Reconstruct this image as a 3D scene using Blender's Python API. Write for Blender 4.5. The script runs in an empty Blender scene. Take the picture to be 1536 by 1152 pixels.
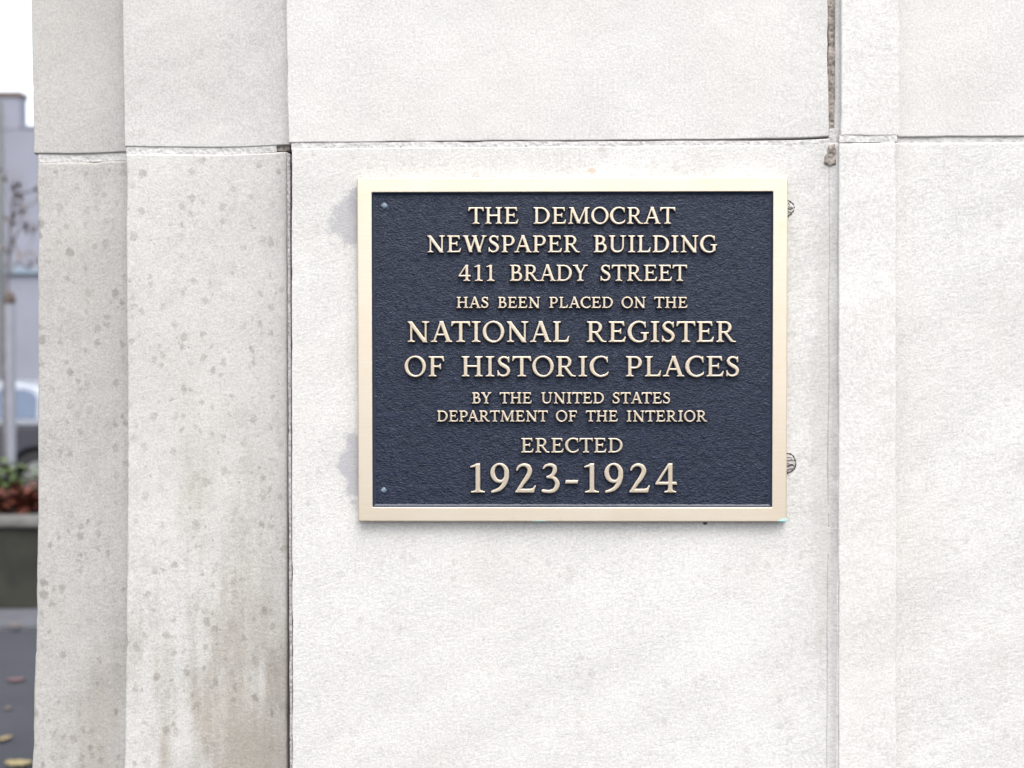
import bpy, math, random
import numpy as np
random.seed(7)
rng = np.random.default_rng(11)
S = bpy.context.scene
COL = S.collection

# ------------------------------------------------------------------ camera
FPX = 1700.0                       # focal length in pixels of a 1536 px wide frame
EYE = 1.65
YAW, PITCH, ROLL = math.radians(0.636), math.radians(-1.146), math.radians(-0.043)
CAM = np.array([-0.055, -1.353, EYE])
_f = np.array([-math.sin(YAW) * math.cos(PITCH), math.cos(YAW) * math.cos(PITCH), math.sin(PITCH)])
_r = np.array([math.cos(YAW), math.sin(YAW), 0.0])
_u = np.cross(_r, _f)
RIGHT = _r * math.cos(ROLL) + _u * math.sin(ROLL)
UP = -_r * math.sin(ROLL) + _u * math.cos(ROLL)
FWD = _f
from mathutils import Matrix, Vector
cd = bpy.data.cameras.new("camera")
cd.sensor_width = 36.0
cd.lens = FPX / 1536.0 * 36.0
cd.clip_start = 0.05
cd.clip_end = 2000.0
cd.dof.use_dof = True
cd.dof.focus_distance = 1.345
cd.dof.aperture_fstop = 4.2
cam = bpy.data.objects.new("camera", cd)
COL.objects.link(cam)
m = Matrix(((RIGHT[0], UP[0], -FWD[0], CAM[0]), (RIGHT[1], UP[1], -FWD[1], CAM[1]),
            (RIGHT[2], UP[2], -FWD[2], CAM[2]), (0, 0, 0, 1)))
cam.matrix_world = m
S.camera = cam

# ------------------------------------------------------------------ light
SUN_DIR = Vector((0.12, -0.50, 0.85)).normalized()      # towards the sun
world = bpy.data.worlds.new("World")
S.world = world
world.use_nodes = True
wn = world.node_tree.nodes
wl = world.node_tree.links
bg = wn["Background"]
sky = wn.new("ShaderNodeTexSky")
sky.sky_type = 'NISHITA'
sky.sun_disc = False
sky.sun_elevation = math.asin(SUN_DIR.z)
sky.sun_rotation = math.atan2(SUN_DIR.x, SUN_DIR.y)
sky.air_density = 1.0
sky.dust_density = 3.0
hs = wn.new("ShaderNodeHueSaturation")
hs.inputs["Saturation"].default_value = 0.30
wl.new(sky.outputs[0], hs.inputs["Color"])
wl.new(hs.outputs[0], bg.inputs["Color"])
bg.inputs["Strength"].default_value = 0.15
sd = bpy.data.lights.new("sun", 'SUN')
sd.energy = 0.7
sd.angle = math.radians(45)
sd.color = (1.0, 0.97, 0.93)
sun = bpy.data.objects.new("sun", sd)
COL.objects.link(sun)
sun.location = (0, -3, 9)
sun.rotation_euler = (-SUN_DIR).to_track_quat('-Z', 'Y').to_euler()
vs = S.view_settings
vs.view_transform = 'Standard'
vs.look = 'None'
vs.exposure = 1.53
vs.gamma = 1.0

# ------------------------------------------------------------------ helpers
def W(px, py, y):
    """world point seen at pixel (px,py) of the 1536x1152 frame on the plane Y = y"""
    d = FWD + RIGHT * ((px - 768) / FPX) - UP * ((py - 576) / FPX)
    t = (y - CAM[1]) / d[1]
    return CAM + d * t

def G(px, py, z=0.0):
    d = FWD + RIGHT * ((px - 768) / FPX) - UP * ((py - 576) / FPX)
    t = (z - CAM[2]) / d[2]
    return CAM + d * t

def vnoise(p, scale, seed=0):
    """smooth 3D value noise in -1..1 for an array (n,3)"""
    q = np.asarray(p, float) * scale
    i = np.floor(q).astype(np.int64)
    f = q - i
    f = f * f * (3 - 2 * f)
    def h(ix, iy, iz):
        n = (ix * 374761393 + iy * 668265263 + iz * 1442695041 + seed * 974711) & 0x7fffffff
        n = ((n ^ (n >> 13)) * 1274126177) & 0x7fffffff
        return ((n ^ (n >> 16)) & 0xffff) / 32767.5 - 1.0
    r = 0
    for a in (0, 1):
        for b in (0, 1):
            for c in (0, 1):
                w = (f[:, 0] if a else 1 - f[:, 0]) * (f[:, 1] if b else 1 - f[:, 1]) * (f[:, 2] if c else 1 - f[:, 2])
                r = r + w * h(i[:, 0] + a, i[:, 1] + b, i[:, 2] + c)
    return r

def tag(o, label=None, cat=None, group=None, kind=None):
    if label: o["label"] = label
    if cat: o["category"] = cat
    if group: o["group"] = group
    if kind: o["kind"] = kind
    return o

def empty(name, loc, label=None, cat=None, group=None, rz=0.0):
    o = bpy.data.objects.new(name, None)
    COL.objects.link(o)
    o.location = loc
    o.rotation_euler = (0, 0, rz)
    o.empty_display_size = 0.1
    return tag(o, label, cat, group)

def mesh(name, verts, faces, mats, parent=None, smooth=False, idx=None, world_coords=True):
    me = bpy.data.meshes.new(name)
    v = np.asarray(verts, float)
    if parent is not None and world_coords:
        off = np.zeros(3)
        q = parent
        while q is not None:
            off += np.array(q.location)
            q = q.parent
        v = v - off
    me.from_pydata(v.tolist(), [], [list(map(int, f)) for f in faces])
    for mt in (mats if isinstance(mats, (list, tuple)) else [mats]):
        me.materials.append(mt)
    if idx is not None:
        me.polygons.foreach_set("material_index", np.asarray(idx, np.int32))
    if smooth:
        me.polygons.foreach_set("use_smooth", np.ones(len(me.polygons), bool))
    me.update()
    o = bpy.data.objects.new(name, me)
    COL.objects.link(o)
    if parent is not None:
        o.parent = parent
    return o

class MB:
    """collects shapes that become ONE mesh"""
    def __init__(s): s.v, s.f = [], []
    def add(s, v, f):
        n = len(s.v)
        s.v += [tuple(map(float, p)) for p in v]
        s.f += [[i + n for i in q] for q in f]
        return s
    def box(s, a, b, ch=0.0):
        x0, y0, z0 = a; x1, y1, z1 = b
        if ch <= 0:
            return s.add([(x0,y0,z0),(x1,y0,z0),(x1,y1,z0),(x0,y1,z0),(x0,y0,z1),(x1,y0,z1),(x1,y1,z1),(x0,y1,z1)],
                         [(0,3,2,1),(4,5,6,7),(0,1,5,4),(1,2,6,5),(2,3,7,6),(3,0,4,7)])
        def ring(z, k):
            return [(x0+k,y0+ch,z),(x0+ch,y0+k,z),(x1-ch,y0+k,z),(x1-k,y0+ch,z),(x1-k,y1-ch,z),(x1-ch,y1-k,z),(x0+ch,y1-k,z),(x0+k,y1-ch,z)]
        v = ring(z0, ch*0.7) + ring(z0+ch, 0) + ring(z1-ch, 0) + ring(z1, ch*0.7)
        f = [tuple(reversed(range(8))), tuple(range(24, 32))]
        for l in range(3):
            for i in range(8):
                j = (i+1) % 8
                f.append((l*8+i, l*8+j, l*8+8+j, l*8+8+i))
        return s.add(v, f)
    def tube(s, pts, rad, n=10, caps=True):
        pts = [Vector(p) for p in pts]
        if not isinstance(rad, (list, tuple)): rad = [rad]*len(pts)
        v, f = [], []
        for i, p in enumerate(pts):
            d = (pts[min(i+1, len(pts)-1)] - pts[max(i-1, 0)]).normalized()
            a = d.orthogonal().normalized() if i == 0 else (a - d*a.dot(d)).normalized()
            b = d.cross(a)
            for k in range(n):
                t = 2*math.pi*k/n
                v.append(p + (a*math.cos(t) + b*math.sin(t))*rad[i])
        for i in range(len(pts)-1):
            for k in range(n):
                j = (k+1) % n
                f.append((i*n+k, i*n+j, (i+1)*n+j, (i+1)*n+k))
        if caps:
            f.append(tuple(reversed(range(n)))); f.append(tuple(range((len(pts)-1)*n, len(pts)*n)))
        return s.add(v, f)
    def prism(s, poly, y0, y1, inset=0.0):
        """(x,z) outline extruded along y"""
        n = len(poly)
        v = [(x, y0, z) for x, z in poly] + [(x, y1, z) for x, z in poly]
        f = [tuple(range(n)), tuple(reversed(range(n, 2*n)))]
        for i in range(n):
            j = (i+1) % n
            f.append((i, i+n, j+n, j))
        return s.add(v, f)
    def build(s, name, mat, parent=None, smooth=False, bevel=0.0):
        o = mesh(name, s.v, s.f, mat, parent, smooth)
        if bevel:
            b = o.modifiers.new("bevel", 'BEVEL'); b.width = bevel; b.segments = 2; b.limit_method = 'ANGLE'
        return o

# ------------------------------------------------------------------ materials
class NT:
    def __init__(s, name):
        s.m = bpy.data.materials.new(name); s.m.use_nodes = True
        s.t = s.m.node_tree; s.n = s.t.nodes; s.b = s.n["Principled BSDF"]
        s.co = None
    def node(s, typ, **kw):
        n = s.n.new(typ)
        for k, v in kw.items(): setattr(n, k, v)
        return n
    def link(s, a, b): s.t.links.new(a, b)
    def put(s, sock, v):
        if isinstance(v, bpy.types.NodeSocket): s.link(v, sock)
        else: sock.default_value = v
    def coord(s, scale=(1,1,1), rot=(0,0,0)):
        if s.co is None: s.co = s.node("ShaderNodeTexCoord").outputs["Object"]
        if scale == (1,1,1) and rot == (0,0,0): return s.co
        mp = s.node("ShaderNodeMapping"); s.link(s.co, mp.inputs[0])
        mp.vector_type = 'TEXTURE'
        mp.inputs["Rotation"].default_value = tuple(-k for k in rot); mp.inputs["Scale"].default_value = tuple(1.0/k for k in scale)
        return mp.outputs[0]
    def noise(s, scale, detail=3, rough=0.55, co=None, dist=0.0):
        n = s.node("ShaderNodeTexNoise")
        s.link(co if co is not None else s.coord(), n.inputs["Vector"])
        n.inputs["Scale"].default_value = scale; n.inputs["Detail"].default_value = detail
        n.inputs["Roughness"].default_value = rough; n.inputs["Distortion"].default_value = dist
        return n.outputs["Fac"]
    def voro(s, scale, co=None, feature='F1'):
        n = s.node("ShaderNodeTexVoronoi"); n.feature = feature
        s.link(co if co is not None else s.coord(), n.inputs["Vector"]); n.inputs["Scale"].default_value = scale
        return n.outputs["Distance"]
    def math(s, op, a, b=0.0, c=None, clamp=False):
        n = s.node("ShaderNodeMath", operation=op); n.use_clamp = clamp
        s.put(n.inputs[0], a); s.put(n.inputs[1], b)
        if c is not None: s.put(n.inputs[2], c)
        return n.outputs[0]
    def mapr(s, v, a, b, c=0.0, d=1.0, smooth=False):
        n = s.node("ShaderNodeMapRange"); n.clamp = True
        if smooth: n.interpolation_type = 'SMOOTHSTEP'
        s.put(n.inputs[0], v)
        for k, q in zip((1,2,3,4), (a,b,c,d)): n.inputs[k].default_value = q
        return n.outputs[0]
    def mix(s, f, a, b, blend='MIX'):
        n = s.node("ShaderNodeMix", data_type='RGBA'); n.blend_type = blend
        s.put(n.inputs[0], f)
        for sock, v in ((n.inputs[6], a), (n.inputs[7], b)):
            if isinstance(v, tuple): v = v if len(v) == 4 else v + (1,)
            s.put(sock, v)
        return n.outputs[2]
    def gray(s, v):
        n = s.node("ShaderNodeCombineColor")
        for k in range(3): s.put(n.inputs[k], v)
        return n.outputs[0]
    def sep(s):
        n = s.node("ShaderNodeSeparateXYZ"); s.link(s.coord(), n.inputs[0]); return n.outputs
    def bump(s, h, dist, strength=1.0, prev=None):
        n = s.node("ShaderNodeBump"); n.inputs["Distance"].default_value = dist; n.inputs["Strength"].default_value = strength
        s.link(h, n.inputs["Height"])
        if prev is not None: s.link(prev, n.inputs["Normal"])
        return n.outputs[0]
    def done(s, color=None, rough=None, metal=None, normal=None, spec=None):
        if color is not None: s.put(s.b.inputs["Base Color"], color if not isinstance(color, tuple) else color + (1,))
        if rough is not None: s.put(s.b.inputs["Roughness"], rough)
        if metal is not None: s.put(s.b.inputs["Metallic"], metal)
        if normal is not None: s.link(normal, s.b.inputs["Normal"])
        if spec is not None: s.b.inputs["Specular IOR Level"].default_value = spec
        return s.m

def simple(name, col, rough=0.6, var=0.15, scale=20, bump=0.0, metal=0.0, spec=0.5):
    t = NT(name)
    n = t.noise(scale, 4)
    f = t.mapr(n, 0.3, 0.7, 1 - var, 1 + var)
    c = t.mix(1.0, col, t.gray(f), 'MULTIPLY')
    nm = t.bump(t.noise(scale * 6, 3), bump) if bump else None
    return t.done(c, rough, metal, nm, spec)

BASE = np.array([0.0, 0.0, 0.0])

def stone_mat(name, base, spots=0.0, spot_thr=0.66, smudges_and_shade=(), damp=None, veins=0.05, streak=0.06, marks=()):
    """pale sawn limestone: fine grain, slanted bedding streaks, lichen spots, stains, painted corner shade"""
    t = NT(name)
    co = t.coord()
    g1 = t.noise(330, 5, 0.75)
    st = t.coord((120, 120, 290), (0, math.radians(17), 0))
    g2 = t.noise(1.0, 4, 0.65, st)
    g3 = t.noise(9, 4, 0.6)
    st2 = t.coord((2.2, 2.2, 13), (0, math.radians(26), 0))
    g4 = t.noise(1.0, 5, 0.62, st2)
    f = t.math('ADD', t.mapr(g1, 0.36, 0.64, -0.15, 0.15), t.mapr(g2, 0.34, 0.66, -streak, streak))
    f = t.math('ADD', f, t.mapr(g3, 0.34, 0.66, -0.045, 0.045))
    f = t.math('ADD', f, t.mapr(g4, 0.36, 0.64, -veins, veins))
    f = t.math('ADD', f, 1.0)
    c = t.mix(1.0, base, t.gray(f), 'MULTIPLY')
    # warm / cool drift of the stone
    c = t.mix(t.mapr(t.noise(4, 3), 0.35, 0.7, 0, 0.30), c, (base[0]*0.97, base[1]*0.955, base[2]*0.92))
    if spots:
        vn = t.node("ShaderNodeTexVoronoi"); vn.inputs["Scale"].default_value = 1.0
        t.link(t.coord((80, 80, 68)), vn.inputs["Vector"])
        sc_ = t.node("ShaderNodeSeparateColor"); t.link(vn.outputs["Color"], sc_.inputs[0])
        rad = t.mapr(sc_.outputs[0], 0.05, 1.0, -0.04, 0.43)
        dd = t.math('ADD', t.math('SUBTRACT', vn.outputs["Distance"], rad), t.mapr(t.noise(210, 4, 0.6), 0.3, 0.7, -0.19, 0.19))
        gate = t.mapr(t.noise(13, 3, 0.6), spot_thr - 0.27, spot_thr - 0.02)
        k = t.math('MULTIPLY', t.mapr(dd, -0.13, 0.13, 1, 0, True), t.mapr(sc_.outputs[1], 0, 1, 0.4, 1.0))
        n2 = t.noise(1.0, 4, 0.6, t.coord((24, 24, 15)), 0.3)
        k = t.math('MULTIPLY', t.math('MAXIMUM', k, t.mapr(n2, 0.54, 0.70, 0, 0.32, True)), gate)
        k = t.math('MULTIPLY', k, spots)
        c = t.mix(k, c, (0.655, 0.64, 0.62), 'MULTIPLY')
        # a few fine dark pits
        v2 = t.math('ADD', t.voro(95), t.mapr(t.noise(400, 2), 0.3, 0.7, -0.1, 0.1))
        k2 = t.math('MULTIPLY', t.mapr(v2, 0.06, 0.14, 1, 0), t.mapr(t.noise(17, 2), 0.56, 0.66))
        c = t.mix(t.math('MULTIPLY', k2, spots * 0.9), c, (0.17, 0.16, 0.15))
    if damp:
        x, y, z = t.sep()
        # brown damp run-marks that rise from below
        for (xc, xw, zt, zf, amt) in damp:
            wob = t.mapr(t.noise(1.0, 4, 0.6, t.coord((26, 26, 5))), 0.25, 0.75, -1.0, 1.0)
            dx = t.math('ABSOLUTE', t.math('SUBTRACT', x, xc))
            kx = t.mapr(t.math('ADD', dx, t.math('MULTIPLY', wob, xw * 0.9)), xw * 0.1, xw * 1.25, 1, 0, True)
            kz = t.mapr(t.math('ADD', z, t.math('MULTIPLY', wob, zf * 0.5)), zt - zf, zt, 1, 0, True)
            c = t.mix(t.math('MULTIPLY', t.math('MULTIPLY', kx, kz), amt), c, (0.76, 0.73, 0.685), 'MULTIPLY')
    for (cx, cz, rx, rz, amt, col) in smudges_and_shade:
        x, y, z = t.sep()
        ax = t.math('DIVIDE', t.math('SUBTRACT', x, cx), rx)
        az = t.math('DIVIDE', t.math('SUBTRACT', z, cz), rz)
        d = t.math('SQRT', t.math('ADD', t.math('MULTIPLY', ax, ax), t.math('MULTIPLY', az, az)))
        d = t.math('ADD', d, t.mapr(t.noise(60, 5, 0.65), 0.25, 0.75, -0.42, 0.42))
        c = t.mix(t.math('MULTIPLY', t.mapr(d, 0.66, 1.02, 1, 0, True), amt), c, col)
    h = t.math('ADD', g1, t.math('MULTIPLY', g2, streak * 10))
    nm = t.bump(h, 0.0009, 0.7)
    nm = t.bump(t.noise(35, 3), 0.0015, 0.4, nm)
    return t.done(c, 0.9, 0.0, nm, 0.25)

def mortar_mat(name, base, var=0.25, scale=160, red=0.0):
    t = NT(name)
    g = t.noise(scale, 4, 0.65)
    v = t.voro(scale * 1.3)
    f = t.math('ADD', t.mapr(g, 0.3, 0.7, 1 - var, 1 + var), t.mapr(v, 0.0, 0.5, -var * 0.6, var * 0.3))
    c = t.mix(1.0, base, t.gray(f), 'MULTIPLY')
    c = t.mix(t.mapr(t.noise(90, 2), 0.66, 0.72, 0, 0.5), c, (0.05, 0.045, 0.04))
    if red:
        c = t.mix(t.mapr(t.noise(38, 2), 0.70, 0.74, 0, red), c, (0.36, 0.19, 0.12))
    nm = t.bump(t.math('ADD', g, v), 0.0012, 0.9)
    return t.done(c, 0.95, 0.0, nm, 0.2)

# ------------------------------------------------------------------ stone building
Y_OUT, Y_IN, Y_MAIN, Y_STRIP, Y_PANEL = 0.098, 0.046, 0.0, -0.022, 0.006
building = empty("stone_building", (0.0, 0.0, 0.0),
                 "pale limestone building corner with stepped pilaster strips carrying the bronze plaque", "building")

def edge_coords(n_len, res, r):
    """0..1 positions, dense next to both ends"""
    e = np.array([0, .12, .3, .55, .8, 1.0, 1.5]) * r / n_len
    k = max(2, int(n_len / res))
    mid = np.linspace(e[-1], 1 - e[-1], k)[1:-1]
    return np.concatenate([e, mid, (1 - e)[::-1]])

def block(name, L, R, zb, zt, yf, depth, mat, res=0.006, r=0.0035, chip=0.0012, wave=0.0005, seed=0, parent=building, cove=None):
    """a dressed stone; L, R: world (x,z) polylines of its two vertical edges, zb/zt: z at the left and right end"""
    L = sorted(L, key=lambda p: p[1]); R = sorted(R, key=lambda p: p[1])
    lz, lx = [p[1] for p in L], [p[0] for p in L]
    rz, rx = [p[1] for p in R], [p[0] for p in R]
    wid = np.mean(rx) - np.mean(lx); hei = np.mean(zt) - np.mean(zb)
    s = edge_coords(wid, res, r); q = edge_coords(hei, res, r)
    SS, QQ = np.meshgrid(s, q)
    z0 = zb[0] + (zb[1] - zb[0]) * SS; z1 = zt[0] + (zt[1] - zt[0]) * SS
    Z = z0 + (z1 - z0) * QQ
    XL = np.interp(Z, lz, lx); XR = np.interp(Z, rz, rx)
    X = XL + (XR - XL) * SS
    P = np.stack([X.ravel(), np.full(X.size, yf), Z.ravel()], 1)
    n1 = vnoise(P, 90, seed); n2 = vnoise(P, 33, seed + 5); n3 = vnoise(P, 11, seed + 9)
    ch = np.maximum(0, n1 * 0.5 + n2 * 0.8 - 0.15) * chip
    def rnd(d):
        d = np.clip(d, 0, r)
        return r - np.sqrt(np.maximum(r * r - (r - d) ** 2, 0))
    ds = [(P[:, 0] - XL.ravel()), (XR.ravel() - P[:, 0]), (P[:, 2] - z0.ravel()), (z1.ravel() - P[:, 2])]
    y = P[:, 1].copy()
    for d in ds:
        y += np.minimum(rnd(d), r)
        near = np.exp(-(np.maximum(d, 0) / 0.005) ** 2)
        y += near * ch
    y = np.minimum(y, yf + r * 1.6 + chip)
    y += n3 * wave + n1 * wave * 0.35
    # edges wander a little
    for d, ax, sg in ((ds[0], 0, 1), (ds[1], 0, -1), (ds[2], 2, 1), (ds[3], 2, -1)):
        near = np.exp(-(np.maximum(d, 0) / 0.006) ** 2)
        P[:, ax] += sg * near * (ch * 0.8 + n2 * 0.0003)
    if cove:                       # the face sweeps gently forward towards the next, projecting stone
        y = y - cove[2] * np.clip((P[:, 0] - (cove[0] - cove[1])) / cove[1], 0, 1) ** 2
    P[:, 1] = y
    ny, nx = X.shape
    ii = np.arange(nx * ny).reshape(ny, nx)
    a = ii[:-1, :-1].ravel(); b = ii[:-1, 1:].ravel(); c = ii[1:, 1:].ravel(); d = ii[1:, :-1].ravel()
    F = np.stack([a, b, c, d], 1).tolist()
    loop = list(ii[0, :]) + list(ii[1:, -1]) + list(ii[-1, -2::-1]) + list(ii[-2:0:-1, 0])
    nb = len(P)
    back = P[loop].copy(); back[:, 1] = yf + depth
    m = len(loop)
    for k in range(m):
        k2 = (k + 1) % m
        F.append([loop[k2], loop[k], nb + k, nb + k2])
    F.append(list(range(nb, nb + m))[::-1])
    return mesh(name, np.concatenate([P, back]), F, mat, parent, smooth=True)

def pl(pts, y):
    return [(W(px, py, y)[0], W(px, py, y)[2]) for px, py in pts]
def zz(pts, y):
    return [W(px, py, y)[2] for px, py in pts]

TOP, LOW = 3.05, 0.55
def c2(px, py, y): w = W(px, py, y); return w[0], w[2]

sm1 = c2(521, 331, 0); sm2 = c2(527, 700, 0); rust = c2(888, 256, 0); gum = c2(1058, 785, 0)
shade_band = c2(1232, 640, 0); blot = c2(640, 1035, 0)
LIME = (0.480, 0.470, 0.452)
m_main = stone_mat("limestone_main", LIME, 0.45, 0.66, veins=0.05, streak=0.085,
    smudges_and_shade=[(sm1[0]+0.008, sm1[1], 0.033, 0.038, 0.85, (0.312, 0.308, 0.315)),
             (sm1[0]+0.018, sm1[1]+0.022, 0.020, 0.018, 0.6, (0.285, 0.283, 0.30)),
             (sm2[0]+0.010, sm2[1], 0.028, 0.050, 0.82, (0.30, 0.295, 0.31)),
             (rust[0], rust[1], 0.006, 0.004, 0.6, (0.40, 0.30, 0.20)),
             (gum[0], gum[1], 0.004, 0.0022, 0.95, (0.05, 0.04, 0.035)),
             (shade_band[0], shade_band[1], 0.016, 0.30, 0.35, (0.36, 0.335, 0.31))])  # inner-corner shade painted into the stone, mixed with a warm brown stain
m_upper = stone_mat("limestone_upper", (0.475, 0.464, 0.446), 0.15, 0.74, veins=0.025, streak=0.025)
d2 = c2(360, 1060, Y_IN); d2b = c2(415, 900, Y_IN)
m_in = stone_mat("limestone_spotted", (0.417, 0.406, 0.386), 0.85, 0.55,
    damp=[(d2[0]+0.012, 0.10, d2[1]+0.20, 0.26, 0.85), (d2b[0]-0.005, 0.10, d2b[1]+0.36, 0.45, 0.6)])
m_in_up = stone_mat("limestone_inner_upper", (0.423, 0.412, 0.395), 0.35, 0.66, streak=0.025)
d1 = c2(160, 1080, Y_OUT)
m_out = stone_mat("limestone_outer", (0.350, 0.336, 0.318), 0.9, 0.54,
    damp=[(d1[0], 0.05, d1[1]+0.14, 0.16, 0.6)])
m_out_up = stone_mat("limestone_outer_upper", (0.357, 0.343, 0.325), 0.2, 0.72, streak=0.02)
m_strip = stone_mat("limestone_strip", (0.487, 0.475, 0.456), 0.2, 0.74)
m_plain = stone_mat("limestone_plain", (0.44, 0.432, 0.42), 0.3, 0.66)
m_point = simple("pointing", (0.455, 0.443, 0.43), 0.9, 0.06, 30, 0.0002, 0, 0.25)
m_mort = mortar_mat("lime_mortar", (0.43, 0.42, 0.405), 0.16)
m_mort_grey = mortar_mat("grey_mortar", (0.27, 0.252, 0.25), 0.35, 170, 0.8)
m_mort_brown = mortar_mat("brown_mortar", (0.215, 0.19, 0.168), 0.6, 150, 0.3)

CV_OUT = (W(187, 600, Y_OUT)[0], 0.085, 0.015)
CV_IN = (W(430, 600, Y_IN)[0], 0.105, 0.021)
CV_MAIN = (W(1258, 600, 0)[0], 0.085, 0.016)
# outer strip
y = Y_OUT
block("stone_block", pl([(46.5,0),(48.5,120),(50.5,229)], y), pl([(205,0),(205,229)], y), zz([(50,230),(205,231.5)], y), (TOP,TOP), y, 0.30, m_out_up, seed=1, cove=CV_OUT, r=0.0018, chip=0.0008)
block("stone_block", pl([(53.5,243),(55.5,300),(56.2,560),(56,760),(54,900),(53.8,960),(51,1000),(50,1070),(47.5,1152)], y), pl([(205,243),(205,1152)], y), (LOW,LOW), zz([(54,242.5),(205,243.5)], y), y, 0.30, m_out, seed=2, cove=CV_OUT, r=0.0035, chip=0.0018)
def bar(name, p0, p1, yf, depth, mat, r=0.0008, seed=0, chip=0.0008, res=0.004, cove=None):
    """mortar between two stones, given by two opposite pixel corners"""
    a, b = W(p0[0], p0[1], yf), W(p1[0], p1[1], yf)
    return block(name, [(a[0], b[2]), (a[0] , a[2])], [(b[0], b[2]), (b[0], a[2])], (b[2], b[2]), (a[2], a[2]), yf, depth, mat, res, r, chip, 0.0004, seed, cove=cove)
bar("mortar_joint", (57,230.2), (205,243.8), Y_OUT + 0.0022, 0.28, m_mort, seed=21, cove=CV_OUT)
# inner strip
y = Y_IN
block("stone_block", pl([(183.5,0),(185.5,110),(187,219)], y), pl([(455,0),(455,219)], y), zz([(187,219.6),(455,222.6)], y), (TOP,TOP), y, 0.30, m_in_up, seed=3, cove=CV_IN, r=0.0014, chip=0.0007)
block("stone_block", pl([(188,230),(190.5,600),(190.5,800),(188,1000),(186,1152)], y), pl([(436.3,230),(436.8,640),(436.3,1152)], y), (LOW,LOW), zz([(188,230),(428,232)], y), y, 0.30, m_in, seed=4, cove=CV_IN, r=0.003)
bar("mortar_joint", (189,219.2), (419.5,232.6), Y_IN + 0.0010, 0.28, m_mort, seed=22, cove=CV_IN)
bar("mortar_joint", (420,221.5), (440,231), Y_IN + 0.004, 0.2, m_mort_brown, seed=23, cove=CV_IN)
# main blocks
y = Y_MAIN
block("stone_block", pl([(429.5,0),(431,150),(433.5,212)], y), pl([(1238,0),(1240,206)], y), zz([(433,213.8),(1240,207.2)], y), (TOP,TOP), y, 0.33, m_upper, seed=5, r=0.0013, chip=0.0007, cove=CV_MAIN)
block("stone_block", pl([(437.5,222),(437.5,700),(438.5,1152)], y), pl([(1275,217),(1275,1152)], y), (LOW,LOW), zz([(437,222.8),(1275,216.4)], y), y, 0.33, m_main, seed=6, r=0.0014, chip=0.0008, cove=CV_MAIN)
bar("mortar_joint", (437,213), (1241,223.5), Y_MAIN + 0.0004, 0.3, m_mort, seed=24, cove=CV_MAIN, r=0.0006)
bar("mortar_joint", (430.2,230), (440.5,1500), Y_MAIN + 0.0010, 0.2, m_mort_grey, seed=25, r=0.0009, chip=0.0010)
# right strip and panel
y = Y_STRIP
block("stone_block", pl([(1262,0),(1262,160),(1261,203)], y), pl([(1350,0),(1349,203)], y), zz([(1261,204),(1349,203.4)], y), (TOP,TOP), y, 0.33, m_strip, seed=7, r=0.002)
block("stone_block", pl([(1258,213),(1257.5,1152)], y), pl([(1344,213),(1345,1152)], y), (LOW,LOW), zz([(1258,213.4),(1344,212.8)], y), y, 0.33, m_strip, seed=8, r=0.002)
bar("mortar_joint", (1259,203), (1346,213.8), Y_STRIP + 0.0008, 0.3, m_mort, seed=26, r=0.0006)
y = Y_PANEL
XR = 1.55
block("stone_block", [(W(1338,100,y)[0], 1.0), (W(1338,100,y)[0], 3.2)], [(XR, 1.0), (XR, 3.2)], zz([(1338,205.3),(1900,199.2)], y), (TOP,TOP), y, 0.33, m_upper, seed=9, r=0.0017, res=0.008)
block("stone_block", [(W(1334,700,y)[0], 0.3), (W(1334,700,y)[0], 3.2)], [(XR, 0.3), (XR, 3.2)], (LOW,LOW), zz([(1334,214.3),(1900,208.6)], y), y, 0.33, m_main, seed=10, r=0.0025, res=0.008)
bar("mortar_joint", (1346,203.6), (1900,214.6), Y_PANEL + 0.0024, 0.3, m_mort, seed=27, r=0.0006)
# the open joint above the plaque's right end, filled with brown pebbly mortar
bar("mortar_joint", (1240,-400), (1249,197), Y_MAIN + 0.0030, 0.2, m_mort_brown, seed=28, cove=CV_MAIN, r=0.001, chip=0.003)
def fillet(p_a, p_b, z0, z1, y0, y1, seed):
    """smooth pointing run into the inner corner beside the projecting strip"""
    V, F = [], []
    zs_ = np.arange(z0, z1, 0.006); m_ = 7
    xa_, xb_ = W(p_a, 600, y0)[0], W(p_b, 600, y1)[0]
    for z_ in zs_:
        for k in range(m_):
            q = k/(m_-1)
            V.append((xa_+(xb_-xa_)*q, y0+(y1-y0)*q**1.6, z_))
        V.append((xb_+0.004, y1+0.02, z_)); V.append((xa_+0.001, y0+0.02, z_))
    V = np.array(V)
    V[:, 0] += 0.0010*vnoise(V, 30, seed); V[:, 1] += 0.0003*vnoise(V, 50, seed+1)
    w_ = m_+2
    for r in range(len(zs_)-1):
        for k in range(w_):
            F.append((r*w_+k, r*w_+(k+1) % w_, (r+1)*w_+(k+1) % w_, (r+1)*w_+k))
    F.append(tuple(reversed(range(w_)))); F.append(tuple((len(zs_)-1)*w_+k for k in range(w_)))
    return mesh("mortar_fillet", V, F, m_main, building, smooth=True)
zj = W(1250, 208, 0)[2]
bar("mortar_joint", (1239,195), (1256,218), Y_MAIN + 0.0008, 0.2, m_mort, seed=33, cove=CV_MAIN, r=0.0016, chip=0.0016)
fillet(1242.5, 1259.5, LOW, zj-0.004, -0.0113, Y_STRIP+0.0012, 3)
fillet(1250.5, 1263.5, zj-0.0039, TOP, -0.0108, Y_STRIP+0.0012, 5)

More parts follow.
